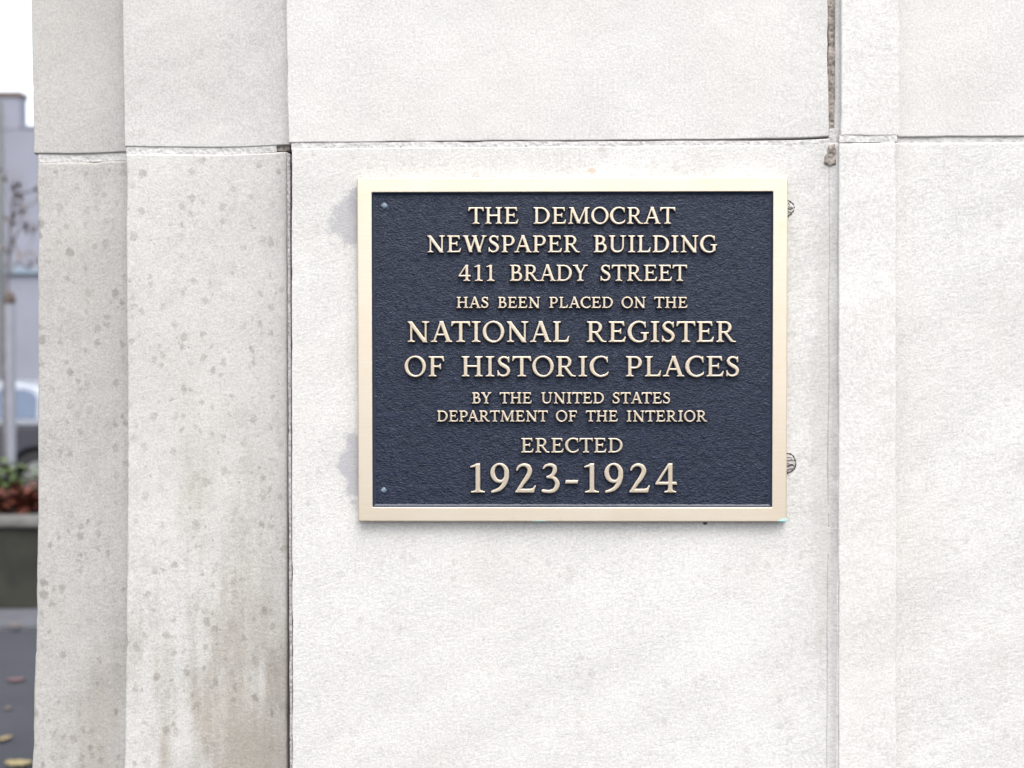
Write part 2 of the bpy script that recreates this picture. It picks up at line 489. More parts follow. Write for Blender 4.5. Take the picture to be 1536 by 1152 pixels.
def pebble_patch(name, outline, yf, h, mat, parent):
    """a rough dab of mortar with a ragged outline given in pixels"""
    pts = [W(a, b, yf) for a, b in outline]
    c = np.mean(pts, 0)
    V, F = [], []
    n = len(pts) * 5
    ring = []
    for i in range(n):
        k = i / 5.0
        a = pts[int(k)]; b = pts[(int(k) + 1) % len(pts)]
        ring.append(a + (b - a) * (k - int(k)))
    ring = np.array(ring)
    for s_ in (1.0, 0.9, 0.72, 0.5, 0.25):
        q = c + (ring - c) * s_
        q += 0.0012 * s_ * np.stack([vnoise(q, 220, 3), np.zeros(n), vnoise(q, 220, 4)], 1)
        q[:, 1] = yf - h * (0 if s_ == 1.0 else (0.55 if s_ == 0.9 else 0.9)) - (0.0009 * vnoise(q, 300, 6) if s_ < 1 else -0.002) - CV_MAIN[2]*np.clip((q[:, 0]-(CV_MAIN[0]-CV_MAIN[1]))/CV_MAIN[1], 0, 1)**2
        V += q.tolist()
    V.append([c[0], V[-1][1], c[2]])
    for l in range(4):
        for i in range(n):
            j = (i + 1) % n
            F.append((l*n+i, l*n+j, (l+1)*n+j, (l+1)*n+i))
    for i in range(n): F.append((4*n+i, 4*n+(i+1) % n, 5*n))
    return mesh(name, V, F, mat, parent, smooth=True)
pebble_patch("mortar_patch", [(1240,221),(1248,218),(1251,226),(1251,240),(1250,252),(1240,252),(1231,247),(1233,238),(1237,232)], Y_MAIN - 0.0005, 0.0030, m_mort_brown, building)

# drilled holes plugged with mortar, half covered by the plaque
m_plug = mortar_mat("plug_mortar", (0.37, 0.355, 0.34), 0.2, 140)
m_crack = simple("dark_crack", (0.05, 0.043, 0.038), 0.9, 0.3, 200)
def plug(px, py, r, lines, seed):
    c = W(px, py, Y_MAIN)
    V, F = [], []
    n = 40
    for s_, d in ((1.0, -0.0005), (0.97, -0.0021), (0.6, -0.0024), (0.01, -0.0024)):
        for i in range(n):
            a = 2 * math.pi * i / n
            V.append((c[0] + r*s_*math.cos(a), d, c[2] + r*s_*math.sin(a)))
    for l in range(3):
        for i in range(n):
            j = (i+1) % n
            F.append((l*n+i, l*n+n+i, l*n+n+j, l*n+j))
    p = mesh("hole_plug", V, F, m_plug, building, smooth=True)
    mb = MB()
    mb.tube([(c[0] + r*(1.0 + 0.05*math.sin(3*a+seed))*math.cos(a), -0.0021, c[2] + r*(1.0 + 0.04*math.cos(2*a+seed))*math.sin(a)) for a in np.linspace(-1.7, 1.7, 30)],
            [0.0007 + 0.0003*math.sin(i*1.7+seed) for i in range(30)], 6)
    for (x0, z0, x1, z1, w) in lines:
        pts = [(c[0] + r*(x0+(x1-x0)*k), -0.0024, c[2] + r*(z0+(z1-z0)*k + 0.04*math.sin(k*7+seed))) for k in np.linspace(0, 1, 7)]
        mb.tube(pts, [w*(1-0.5*k) for k in np.linspace(0, 1, 7)], 6)
    mb.build("crack", m_crack, p, smooth=True)
plug(1177.5, 312.5, 0.0100, [(0.2,-0.12,0.95,-0.05,0.0009),(0.3,0.12,0.9,0.05,0.0004),(0.3,-0.45,0.85,-0.5,0.0005),(0.35,0.6,0.55,0.2,0.0004)], 1)
plug(1179, 694.5, 0.0115, [(0.1,0.28,0.92,0.33,0.0007),(0.1,0.0,0.9,-0.25,0.0005),(0.1,-0.22,0.95,-0.27,0.0009),(0.1,-0.35,0.7,-0.05,0.0006),(0.1,0.62,0.6,0.55,0.0005),(0.1,-0.65,0.7,-0.6,0.0007)], 4)

# the rest of the building round the photographed corner (body, base course, upper courses)
xl = W(56, 600, Y_OUT)[0]
xb = (xl, W(190,600,Y_IN)[0], W(437,600,0)[0], W(1259,600,Y_STRIP)[0], W(1346,600,Y_PANEL)[0])
for zlo, zhi in ((0.06, LOW - 0.008), (TOP + 0.008, 4.2)):
    for k, (xa, xe, yf) in enumerate(((xl, xb[1]+0.02, Y_OUT), (xb[1], xb[2]+0.005, Y_IN), (xb[2], xb[3]+0.01, 0.0), (xb[3], xb[4]-0.002, Y_STRIP), (xb[4], XR, Y_PANEL))):
        block("stone_block", [(xa, zlo), (xa, zhi)], [(xe, zlo), (xe, zhi)], (zlo, zlo), (zhi, zhi), yf, 0.3, m_plain, res=0.05, seed=40+k)
for k in range(3):
    zlo, zhi = ((0.06, LOW-0.008), (LOW, 1.866), (1.874, TOP))[k]
    for j in range(2):
        xa = XR + 0.008 + j*1.5
        block("stone_block", [(xa, zlo), (xa, zhi)], [(xa+1.492, zlo), (xa+1.492, zhi)], (zlo, zlo), (zhi, zhi), Y_PANEL, 0.3, m_plain, res=0.05, seed=60+3*j+k)
MB().box((xl+0.012, 0.30, 0.0), (4.5, 5.2, 4.2)).build("wall_body", m_plain, building)
MB().box((xl-0.06, -0.10, 4.21), (4.6, 5.3, 4.42), 0.02).build("cornice", m_plain, building)
MB().box((xl-0.03, -0.06, 0.0), (4.5, 0.28, 0.055), 0.01).build("plinth", m_plain, building)

# ------------------------------------------------------------------ bronze plaque
PW, PH = 0.508, 0.4074
PC = np.array([0.0, 0.0, 0.0])
_a = W(858, 525, -0.012)
PC = np.array([_a[0], 0.0, _a[2]])
PLQ = dict(y_face=-0.012, y_field=-0.0082, y_back=-0.0015)
plaque = empty("bronze_plaque", (PC[0], -0.0015, PC[2]),
               "dark blue cast plaque with raised bronze lettering and bronze border fixed to the stone wall", "plaque")

def bronze_nodes(t, vert=False):
    x, y, z = t.sep()
    br = t.noise(1.0, 3, 0.6, t.coord((6, 6, 900)))
    bv = t.noise(1.0, 3, 0.6, t.coord((900, 6, 6)))
    blotch = t.noise(14, 4, 0.6)
    c = t.mix(t.mapr(blotch, 0.3, 0.75, 0, 1), (0.60, 0.535, 0.447), (0.575, 0.497, 0.39))
    c = t.mix(t.mapr(t.noise(40, 5, 0.65), 0.60, 0.72, 0, 0.35), c, (0.55, 0.44, 0.29))
    return c, br, bv

t = NT("bronze_border")
c, br, bv = bronze_nodes(t)
# horizontal sanding scratches
rgh = t.mapr(br, 0.3, 0.7, 0.50, 0.64)
nm = t.bump(br, 0.00006, 0.6)
x, y, z = t.sep()
vd = t.math('ADD', t.math('POWER', t.math('DIVIDE', t.math('SUBTRACT', x, PW/2), 0.011), 2.0), t.math('POWER', t.math('DIVIDE', t.math('ADD', z, PH/2), 0.0052), 2.0))
vd = t.math('ADD', vd, t.mapr(t.noise(300, 3), 0.3, 0.7, -0.25, 0.25))
kv = t.mapr(vd, 0.5, 1.0, 1, 0)
kv2 = t.math('ADD', t.math('POWER', t.math('DIVIDE', t.math('SUBTRACT', x, -0.038), 0.012), 2.0), t.math('POWER', t.math('DIVIDE', t.math('ADD', z, PH/2), 0.0022), 2.0))
kv = t.math('MAXIMUM', kv, t.math('MULTIPLY', t.mapr(kv2, 0.3, 1.0, 1, 0), 0.7))
c = t.mix(kv, c, (0.33, 0.62, 0.60))
M_BORDER = t.done(c, rgh, t.math('SUBTRACT', 0.86, t.math('MULTIPLY', kv, 0.8)), nm, 0.5)

def navy(t, leather=True):
    n1 = t.noise(1.0, 3, 0.6, t.coord((280, 280, 480)), 0.6)
    n2 = t.noise(120, 4, 0.6)
    h = t.math('ADD', n1, t.math('MULTIPLY', n2, 0.8))
    c = t.mix(t.mapr(h, 0.75, 1.1, 0, 1), (0.0045, 0.0085, 0.0215), (0.010, 0.0165, 0.037))
    return c, h
t = NT("navy_paint_leather")
c, h = navy(t)
M_FIELD = t.done(c, t.mapr(h, 0.7, 1.15, 0.52, 0.26), 0.0, t.bump(h, 0.0019, 1.0), 0.29)
t = NT("navy_paint_edge")
c, h = navy(t)
M_EDGE = t.done(c, 0.42, 0.0, t.bump(h, 0.0003, 0.5), 0.5)

t = NT("bronze_letters")
cb, br, bv = bronze_nodes(t)
at = t.node("ShaderNodeAttribute"); at.attribute_name = "edge"
e = t.math('ADD', at.outputs["Fac"], t.mapr(t.noise(350, 3), 0.3, 0.7, -0.10, 0.10))
k = t.mapr(e, 0.02, 0.22, 1, 0)
cn, h = navy(t)
cb = t.mix(1.0, cb, (0.90, 0.87, 0.83), 'MULTIPLY')
M_LET = t.done(t.mix(k, cn, cb), t.math('ADD', t.math('MULTIPLY', k, 0.02), 0.40), t.math('MULTIPLY', k, 0.80), t.bump(t.math('ADD', h, br), 0.00012, 0.5), 0.5)
m_back = simple("cast_bronze_side", (0.30, 0.22, 0.13), 0.5, 0.3, 120, 0.0002, 0.7)

def frame_profile(name, rings, mat, parent, close=False):
    """nested rectangles (half width, half height, y) joined into one mesh"""
    V, F, I = [], [], []
    for (hw, hh, yy, rc) in rings:
        for (sx, sz) in ((1,1),(-1,1),(-1,-1),(1,-1)):
            a0 = {(1,1):0,(-1,1):90,(-1,-1):180,(1,-1):270}[(sx,sz)]
            for k in range(5):
                a = math.radians(a0 + 22.5*k)
                V.append((PC[0] + sx*(hw-rc) + rc*math.cos(a), yy, PC[2] + sz*(hh-rc) + rc*math.sin(a)))
    n = 20
    for l in range(len(rings)-1):
        for i in range(n):
            j = (i+1) % n
            F.append((l*n+i, l*n+j, (l+1)*n+j, (l+1)*n+i))
    return V, F, n
hw, hh = PW/2, PH/2
bw = 0.0172
yF, yB, yK = PLQ["y_face"], PLQ["y_field"], PLQ["y_back"]
rings = [(hw-0.001, hh-0.001, yK, 0.0012), (hw, hh, yK-0.002, 0.0012), (hw, hh, yF+0.0016, 0.0012), (hw-0.0005, hh-0.0005, yF+0.0005, 0.0012), (hw-0.0014, hh-0.0014, yF, 0.0012),
         (hw-bw+0.0007, hh-bw+0.0007, yF, 0.0012), (hw-bw, hh-bw, yF+0.0003, 0.0012)]
V, F, n = frame_profile("border", rings, None, plaque)
# finer subdivisions are not needed: the four sides are flat
mesh("border", V, F, M_BORDER, plaque, smooth=False)
rings = [(hw-bw, hh-bw, yF+0.0003, 0.0012), (hw-bw-0.0008, hh-bw-0.0008, yF+0.0015, 0.0012), (hw-bw-0.0020, hh-bw-0.0020, yB-0.0007, 0.0012), (hw-bw-0.0034, hh-bw-0.0034, yB+0.0001, 0.0012)]
V, F, n = frame_profile("x", rings, None, plaque)
mesh("border_flank", V, F, M_EDGE, plaque, smooth=True)
# background panel, slightly uneven casting
gx = np.linspace(-(hw-bw-0.0025), hw-bw-0.0025, 300); gz = np.linspace(-(hh-bw-0.0025), hh-bw-0.0025, 240)
XX, ZZ = np.meshgrid(gx, gz)
P = np.stack([XX.ravel()+PC[0], np.full(XX.size, yB), ZZ.ravel()+PC[2]], 1)
P[:, 1] += 0.00022*vnoise(P, 260, 3) + 0.00016*vnoise(P, 420, 8)
ny, nx = XX.shape
ii = np.arange(nx*ny).reshape(ny, nx)
F = np.stack([ii[:-1,:-1].ravel(), ii[:-1,1:].ravel(), ii[1:,1:].ravel(), ii[1:,:-1].ravel()], 1)
mesh("background_panel", P, F, M_FIELD, plaque, smooth=True)
MB().box((PC[0]-hw+0.002, yB+0.0012, PC[2]-hh+0.002), (PC[0]+hw-0.002, yK+0.0002, PC[2]+hh-0.002)).build("back_plate", m_back, plaque)
t = NT("worn_paint_screw")
c = t.mix(t.mapr(t.noise(400, 3), 0.35, 0.65), (0.06, 0.09, 0.125), (0.15, 0.19, 0.24))
M_SCREW = t.done(c, 0.45, 0.2, t.bump(t.noise(500, 2), 0.0003))
for (px, py, rr) in ((576.5, 309, 0.0040), (575.8, 735.5, 0.0037)):
    c = W(px, py, yB)
    V, F = [], []
    nseg = 14
    prof = ((1.0, 0.0003), (0.93, -0.0008), (0.7, -0.0015), (0.35, -0.0019), (0.02, -0.0020))
    for s_, d in prof:
        for i in range(nseg):
            a = 2*math.pi*i/nseg
            k = 1.0 + (0.10*math.cos(4*a) if s_ > 0.5 else 0)
            V.append((c[0]+rr*s_*k*math.cos(a), yB+d, c[2]+rr*s_*k*math.sin(a)))
    for l in range(len(prof)-1):
        for i in range(nseg):
            j = (i+1) % nseg
            F.append((l*nseg+i, l*nseg+nseg+i, l*nseg+nseg+j, l*nseg+j))
    mesh("screw", V, F, M_SCREW, plaque, smooth=True)

# ---- lettering: roman capitals as distance fields (cap height = 1)
class Gl:
    def __init__(s, w): s.w = w; s.ops = []
    def poly(s, pts, sub=False): s.ops.append(('p', np.array(pts, float), sub)); return s
    def stroke(s, pts, ws, sub=False):
        pts = np.array(pts, float); ws = np.array(ws, float)
        n = len(pts); out = []; wo = []
        for i in range(n-1):
            p0, p1, p2, p3 = pts[max(i-1,0)], pts[i], pts[i+1], pts[min(i+2,n-1)]
            for k in np.linspace(0, 1, 14, endpoint=(i == n-2)):
                out.append(0.5*((2*p1)+(-p0+p2)*k+(2*p0-5*p1+4*p2-p3)*k*k+(-p0+3*p1-3*p2+p3)*k**3))
                wo.append(ws[i]+(ws[i+1]-ws[i])*k)
        s.ops.append(('s', np.array(out), np.array(wo), sub)); return s
    def ell(s, cx, cy, rx, ry, rot=0, sub=False, n=56, pw=2.0):
        a = np.linspace(0, 2*math.pi, n, endpoint=False)
        ca, sa = np.cos(a), np.sin(a)
        x = rx*np.sign(ca)*np.abs(ca)**(2/pw); y = ry*np.sign(sa)*np.abs(sa)**(2/pw)
        r = math.radians(rot)
        return s.poly(np.stack([cx+x*math.cos(r)-y*math.sin(r), cy+x*math.sin(r)+y*math.cos(r)], 1), sub)
    def sdf(s, X, Y):
        d = np.full(X.shape, 9.0)
        for op in s.ops:
            if op[0] == 'p': q = sdpoly(op[1], X, Y); sub = op[2]
            else:
                q = np.full(X.shape, 9.0); sub = op[3]
                for (px, py), w in zip(op[1], op[2]): q = np.minimum(q, np.hypot(X-px, Y-py)-w/2)
            d = np.maximum(d, -q) if sub else np.minimum(d, q)
        return d
def sdpoly(v, X, Y):
    d = np.full(X.shape, 1e9); inside = np.zeros(X.shape, bool)
    n = len(v)
    for i in range(n):
        ax, ay = v[i]; bx, by = v[(i+1) % n]
        ex, ey = bx-ax, by-ay
        wx, wy = X-ax, Y-ay
        tt = np.clip((wx*ex+wy*ey)/(ex*ex+ey*ey+1e-12), 0, 1)
        d = np.minimum(d, (wx-ex*tt)**2+(wy-ey*tt)**2)
        if ay != by:
            c = ((ay > Y) != (by > Y)) & (X < (bx-ax)*(Y-ay)/(by-ay)+ax)
            inside ^= c
    return np.where(inside, -1, 1)*np.sqrt(d)

SW, TW, SF, SH = 0.150, 0.078, 0.115, 0.05    # stem, hairline, serif reach, serif thickness
def stem(g, x, w=SW, y0=0.0, y1=1.0, b=(1,1), t=(1,1), sf=SF):
    h = w/2; k = 0.09
    pts = []
    def foot(side, y, up, on):
        sgn = side; u = up
        if on: return [(x+sgn*(h+sf), y), (x+sgn*(h+sf), y+u*SH*0.75), (x+sgn*(h+sf*0.45), y+u*(SH+0.008)), (x+sgn*(h+0.015), y+u*(SH+0.03)), (x+sgn*h, y+u*(SH+k))]
        return [(x+sgn*h, y)]
    pts += foot(-1, y0, 1, b[0])[::1]
    pts += foot(-1, y1, -1, t[0])[::-1]
    pts += foot(1, y1, -1, t[1])
    pts += foot(1, y0, 1, b[1])[::-1]
    g.poly(pts)
def diag(g, x0, y0, x1, y1, w):
    """slanted stroke cut level at both ends; w is its horizontal width"""
    h = w/2
    g.poly([(x0-h, y0), (x0+h, y0), (x1+h, y1), (x1-h, y1)])
def serif(g, x, y, up, l, r):
    g.poly([(x-l, y), (x+r, y), (x+r, y+up*SH*0.75), (x+r*0.4, y+up*(SH+0.015)), (x-l*0.4, y+up*(SH+0.015)), (x-l, y+up*SH*0.75)])
def arm_top(g, x0, x1, drop=0.22):
    g.poly([(x0, 1-TW), (x0, 1), (x1-0.005, 1), (x1+0.02, 1-drop), (x1-0.03, 1-drop), (x1-0.085, 1-TW-0.045), (x1-0.16, 1-TW)])
def arm_bot(g, x0, x1, rise=0.25):
    g.poly([(x0, TW), (x1-0.17, TW), (x1-0.09, TW+0.05), (x1-0.01, rise), (x1+0.035, rise), (x1-0.015, 0), (x0, 0)])
def bowl(g, x0, xr, y0, y1, w, tw=TW, xs=None):
    """a bowl hung on a stem: straight from x0, round to xr"""
    cy = (y0+y1)/2; ry = (y1-y0)/2
    rx = min(ry*1.08, (xr-x0)*0.8); cx = xr-rx
    a = np.linspace(-math.pi/2, math.pi/2, 30)
    g.poly([(x0, y0)]+[(cx+rx*math.cos(t_), cy+ry*math.sin(t_)) for t_ in a]+[(x0, y1)])
    return (cx, cy, rx, ry)
def bowl_in(g, x0, xr, y0, y1, w, tw=TW):
    cy = (y0+y1)/2; ry = (y1-y0)/2-tw
    rx0 = min((y1-y0)/2*1.08, (xr-x0)*0.8); cx = xr-rx0; rx = max(rx0-w, 0.05)
    a = np.linspace(-math.pi/2, math.pi/2, 30)
    g.poly([(x0, cy-ry)]+[(cx+rx*math.cos(t_), cy+ry*math.sin(t_)) for t_ in a]+[(x0, cy+ry)], True)
GL = {}
g = Gl(.44); stem(g, .22, sf=.135); GL['I'] = g
g = Gl(.92); stem(g, .46, t=(0,0), sf=.135)
g.poly([(.015,1),(.905,1),(.92,.77),(.875,.77),(.81,.88),(.73,1-TW),(.19,1-TW),(.11,.88),(.045,.77),(0,.77)]); GL['T'] = g
g = Gl(1.04); stem(g, .20); stem(g, .84); g.poly([(.2,.475),(.84,.475),(.84,.55),(.2,.55)]); GL['H'] = g
g = Gl(.84); stem(g, .20, b=(1,0), t=(1,0)); arm_top(g, .2, .755); arm_bot(g, .2, .81)
g.poly([(.2,.485),(.46,.485),(.545,.46),(.575,.38),(.615,.38),(.615,.655),(.575,.655),(.545,.58),(.46,.557),(.2,.557)]); GL['E'] = g
g = Gl(.78); stem(g, .20, b=(1,1), t=(1,0)); arm_top(g, .2, .75, .25)
g.poly([(.2,.465),(.45,.465),(.535,.44),(.565,.36),(.605,.36),(.605,.635),(.565,.635),(.535,.56),(.45,.537),(.2,.537)]); GL['F'] = g
g = Gl(.80); stem(g, .20, b=(1,0)); arm_bot(g, .2, .765, .29); GL['L'] = g
g = Gl(1.0); bowl(g, .2, .99, 0, 1, .16); bowl_in(g, .2, .99, 0, 1, .165); stem(g, .20, b=(1,0), t=(1,0)); GL['D'] = g
g = Gl(.80); bowl(g, .2, .79, 0, .545, .16); bowl_in(g, .2, .79, 0, .545, .16)
bowl_g = Gl(0); 
def multi_bowl(g, specs):
    for sp in specs: g.ops.append(('b', sp))
GL['B'] = g; stem(g, .20, b=(1,0), t=(1,0))
g.stroke([(.2,.961),(.38,.961),(.555,.90),(.615,.76),(.555,.60),(.40,.525),(.2,.515)], [TW,TW,.12,.155,.13,TW,TW])
g = Gl(.80); bowl(g, .2, .79, .40, 1, .16); bowl_in(g, .2, .79, .40, 1, .16); stem(g, .20, t=(1,0)); GL['P'] = g
g = Gl(.96); bowl(g, .2, .755, .44, 1, .155); bowl_in(g, .2, .755, .44, 1, .155); stem(g, .20, t=(1,0))
g.poly([(.36,.47),(.52,.47),(.78,.115),(.86,.05),(.975,.04),(.975,0),(.74,0),(.68,.05)]); GL['R'] = g
g = Gl(1.04); g.ell(.52, .5, .52, .53); g.ell(.52, .5, .36, .448, 9, True); GL['O'] = g
g = Gl(.92); g.ell(.54, .5, .54, .53); g.ell(.575, .5, .39, .446, 6, True)
g.poly([(.90,.26),(.74,.245),(.74,.72),(.845,.72),(.845,1.1),(1.3,1.1),(1.3,-.1),(.90,-.1)], True)
g.poly([(.845,.70),(.89,.70),(.872,.99),(.84,.99),(.80,.925),(.70,.99),(.62,1.0),(.72,.90),(.80,.83)]); 
g.stroke([(.62,.03),(.76,.075),(.90,.20)], [.10,.085,.045]); GL['C'] = g
g = Gl(1.02); g.ell(.54, .5, .54, .53); g.ell(.575, .5, .39, .446, 6, True)
g.poly([(.80,.30),(.74,.30),(.74,.72),(.845,.72),(.845,1.1),(1.4,1.1),(1.4,-.1),(.93,-.1),(.93,.3)], True)
g.poly([(.845,.70),(.89,.70),(.872,.99),(.84,.99),(.80,.925),(.70,.99),(.62,1.0),(.72,.90),(.80,.83)])
g.poly([(.775,.06),(.925,.10),(.925,.40),(1.03,.425),(1.03,.47),(.64,.47),(.64,.425),(.775,.40)]); GL['G'] = g
g = Gl(1.08); stem(g, .20, TW+.005, b=(1,1), t=(1,0), sf=.13); stem(g, .90, TW+.005, y0=.02, b=(0,0), t=(1,1), sf=.13); diag(g, .13, 1.0, .88, -.02, .215); GL['N'] = g
g = Gl(1.30); diag(g, .16, 0, .235, 1, TW+.01); serif(g, .16, 0, 1, .15, .15); stem(g, 1.10, t=(0,1)); diag(g, .235, 1, .655, .02, .185); diag(g, .64, .02, 1.07, 1, .095); serif(g, .20, 1, -1, .13, .1); GL['M'] = g
g = Gl(1.46); diag(g, .19, 1, .50, 0, .185); diag(g, .47, 0, .78, 1, .09); diag(g, .72, 1, 1.03, 0, .185); diag(g, 1.0, 0, 1.305, 1, .09)
for xx, l, r in ((.19,.18,.17),(.72,.17,.16),(1.305,.155,.15)): serif(g, xx, 1, -1, l, r)
GL['W'] = g
g = Gl(1.04); diag(g, .155, 0, .50, 1, .09); diag(g, .51, 1.02, .875, 0, .185); g.poly([(.27,.32),(.78,.32),(.755,.395),(.29,.395)])
serif(g, .155, 0, 1, .155, .15); serif(g, .875, 0, 1, .18, .17); GL['A'] = g
g = Gl(.96); stem(g, .48, y1=.50, t=(0,0), sf=.13); diag(g, .18, 1, .485, .44, .185); diag(g, .80, 1, .49, .44, .095); serif(g, .18, 1, -1, .18, .17); serif(g, .80, 1, -1, .15, .15); GL['Y'] = g
g = Gl(1.04); stem(g, .20, y0=.33, b=(0,0)); stem(g, .86, TW+.01, y0=.33, b=(0,0), sf=.13)
g.stroke([(.20,.40),(.22,.22),(.33,.08),(.52,.035),(.70,.08),(.82,.20),(.86,.42)], [SW,.15,.125,.10,.085,.085,TW+.01]); GL['U'] = g
g = Gl(.70); g.stroke([(.575,.80),(.48,.925),(.33,.965),(.18,.905),(.125,.77),(.19,.635),(.35,.53),(.51,.42),(.575,.27),(.51,.11),(.33,.035),(.17,.075),(.06,.22)],
         [.05,.085,.085,.11,.145,.16,.175,.165,.145,.115,.085,.085,.05])
g.poly([(.56,.70),(.605,.70),(.605,.99),(.57,.99),(.50,.93)]); g.poly([(.03,.01),(.065,.01),(.14,.08),(.075,.30),(.03,.30)]); GL['S'] = g
g = Gl(.52); stem(g, .28, t=(0,0), sf=.16); g.poly([(.02,.86),(.02,.905),(.26,1.0),(.355,1.0),(.355,.9),(.205,.90),(.19,.885)]); GL['1'] = g
g = Gl(.66); g.ell(.315, .675, .315, .34); g.ell(.315, .69, .165, .262, 8, True)
g.stroke([(.545,.70),(.545,.52),(.47,.30),(.31,.12),(.06,.025)], [.15,.16,.15,.12,.075]); GL['9'] = g
g = Gl(.70); g.stroke([(.055,.77),(.12,.89),(.27,.955),(.43,.90),(.49,.74),(.41,.54),(.24,.30),(.09,.07)], [.05,.08,.09,.135,.155,.15,.12,.10])
g.poly([(.0,0),(.63,0),(.695,.24),(.655,.24),(.59,.15),(.50,.125),(.09,.125),(0,.05)]); GL['2'] = g
g = Gl(.62); g.stroke([(.065,.83),(.15,.925),(.30,.955),(.43,.89),(.45,.75),(.37,.61),(.20,.53)], [.05,.08,.09,.13,.145,.11,.07])
g.stroke([(.20,.54),(.40,.51),(.52,.38),(.53,.23),(.43,.085),(.25,.035),(.05,.055)], [.07,.10,.14,.155,.13,.10,.10]); GL['3'] = g
g = Gl(.74); stem(g, .50, .145, t=(0,0), sf=.13); g.poly([(.43,1.0),(.50,1.0),(.50,.9),(.43,.86),(.115,.365),(.70,.365),(.735,.27),(0,.27),(0,.325)]); GL['4'] = g
g = Gl(.44); g.poly([(0,.315),(.42,.315),(.44,.425),(.02,.425)]); GL['-'] = g

BEAR = {c: .055 for c in "IHEFLDBPRNMU"}
BEAR.update({c: .035 for c in "OCGS"}); BEAR.update({c: .0 for c in "TAWY"}); BEAR.update({c: .085 for c in "1923-4"})
KERN = {("A","T"): -.06, ("L","A"): .02, ("A","Y"): -.03, ("D","Y"): .0, ("R","A"): -.03, ("P","A"): -.09, ("L","Y"): -.05, ("R","T"): -.02, ("E","W"): .03, ("W","S"): .04}

def layout(word, x0, x1, cap):
    """left edges (in pixels) and the x scale of every letter so that the word fills x0..x1"""
    ws = [GL[c].w for c in word]
    gaps = [BEAR[a]+BEAR[b]+KERN.get((a, b), 0) for a, b in zip(word, word[1:])]
    tot = x1-x0
    base = sum(ws)*cap
    extra = tot-base-sum(gaps)*cap
    k = 1.0
    nomgap = 0.01*cap*len(gaps)
    # share the difference between letter width and spacing
    k = 1.0+(extra-nomgap)*0.55/base if gaps else tot/base
    rest = (tot-base*k-sum(gaps)*cap)/max(1, len(gaps))
    out, x = [], x0
    for i, c in enumerate(word):
        out.append((c, x, k*cap))
        if i < len(gaps): x += ws[i]*k*cap+gaps[i]*cap+rest
    return out

def text_line(words, top, base, bold, label, relief=0.0044):
    """words: (text, left px, right px); one raised line of the inscription"""
    yf = yF+0.0001
    cap_px = base-top
    V, F, A = [], [], []
    nv = 0
    flank = 0.0019
    for word, x0, x1 in words:
        for (c, xl_, sx) in layout(word, x0, x1, cap_px):
            gl = GL[c]
            p0 = W(xl_, base, yf); p1 = W(xl_+sx, base, yf); pt = W(xl_, base-cap_px, yf)
            kx, kz = p1[0]-p0[0], pt[2]-p0[2]         # metres per unit
            step = min(0.00042, kz/40)
            pad = flank+0.0006
            gx = np.arange(-pad, gl.w*kx+pad+step, step); gz = np.arange(-pad-0.03*kz, 1.04*kz+pad+step, step)
            XX, ZZ = np.meshgrid(gx, gz)
            s_ = gl.sdf(XX/kx, ZZ/kz)*0.5*(kx+kz)-bold
            tt = np.clip(s_/flank, 0, 1)
            hgt = (1-tt)**2.2
            # softly rounded arris of the polished face
            hgt = hgt-0.05*np.exp(-np.maximum(-s_, 0)/0.0004)*(s_ < 0)
            keep = (s_ < flank)
            kc = keep[:-1,:-1] | keep[1:,:-1] | keep[:-1,1:] | keep[1:,1:]
            ny, nx = XX.shape
            ii = np.arange(nx*ny).reshape(ny, nx)
            f = np.stack([ii[:-1,:-1][kc], ii[:-1,1:][kc], ii[1:,1:][kc], ii[1:,:-1][kc]], 1)
            used = np.unique(f)
            mp = np.full(nx*ny, -1); mp[used] = np.arange(len(used))
            vx = p0[0]+XX.ravel()[used]; vz = p0[2]+ZZ.ravel()[used]
            vy = yB+0.0004-(relief+0.0004)*hgt.ravel()[used]
            V.append(np.stack([vx, vy, vz], 1)); F.append(mp[f]+nv); nv += len(used)
            A.append(np.clip(s_.ravel()[used]/flank, -0.5, 1.0))
    o = mesh("inscription_line", np.concatenate(V), np.concatenate(F), M_LET, plaque, smooth=True)
    at = o.data.attributes.new("edge", 'FLOAT', 'POINT')
    at.data.foreach_set("value", np.concatenate(A).astype(np.float32))
    o["label"] = label
    return o
text_line([("THE",702.6,777.2),("DEMOCRAT",800,1012.9)], 311.2, 335.8, 0.00006, "raised bronze line reading THE DEMOCRAT")
text_line([("NEWSPAPER",640.6,869.5),("BUILDING",890.3,1075.4)], 353.6, 378.6, 0.00006, "raised bronze line reading NEWSPAPER BUILDING")
text_line([("411",687.8,742),("BRADY",764.6,881.7),("STREET",900.3,1030.6)], 397.6, 421.5, 0.00006, "raised bronze line reading 411 BRADY STREET")
text_line([("HAS",684.9,733.2),("BEEN",746.9,810),("PLACED",823.7,919.3),("ON",932.4,968.5),("THE",981.3,1030.9)], 445.8, 461.9, 0.00010, "small raised line reading HAS BEEN PLACED ON THE")
text_line([("NATIONAL",610.7,853.8),("REGISTER",879.9,1103.5)], 482.5, 513.1, 0.00005, "large raised line reading NATIONAL REGISTER")
text_line([("OF",607,666.5),("HISTORIC",692.2,912.7),("PLACES",938.6,1110)], 534.8, 564.8, 0.00005, "large raised line reading OF HISTORIC PLACES")
text_line([("BY",708.1,736.9),("THE",749.5,797.3),("UNITED",811.7,906),("STATES",918.7,1005.8)], 589, 605.2, 0.00010, "small raised line reading BY THE UNITED STATES")
text_line([("DEPARTMENT",655.5,821.7),("OF",833.9,865.5),("THE",878.8,926.4),("INTERIOR",940.1,1060.3)], 616.3, 632.3, 0.00010, "small raised line reading DEPARTMENT OF THE INTERIOR")
text_line([("ERECTED",781.7,934)], 657.5, 678.7, 0.00006, "raised bronze line reading ERECTED")
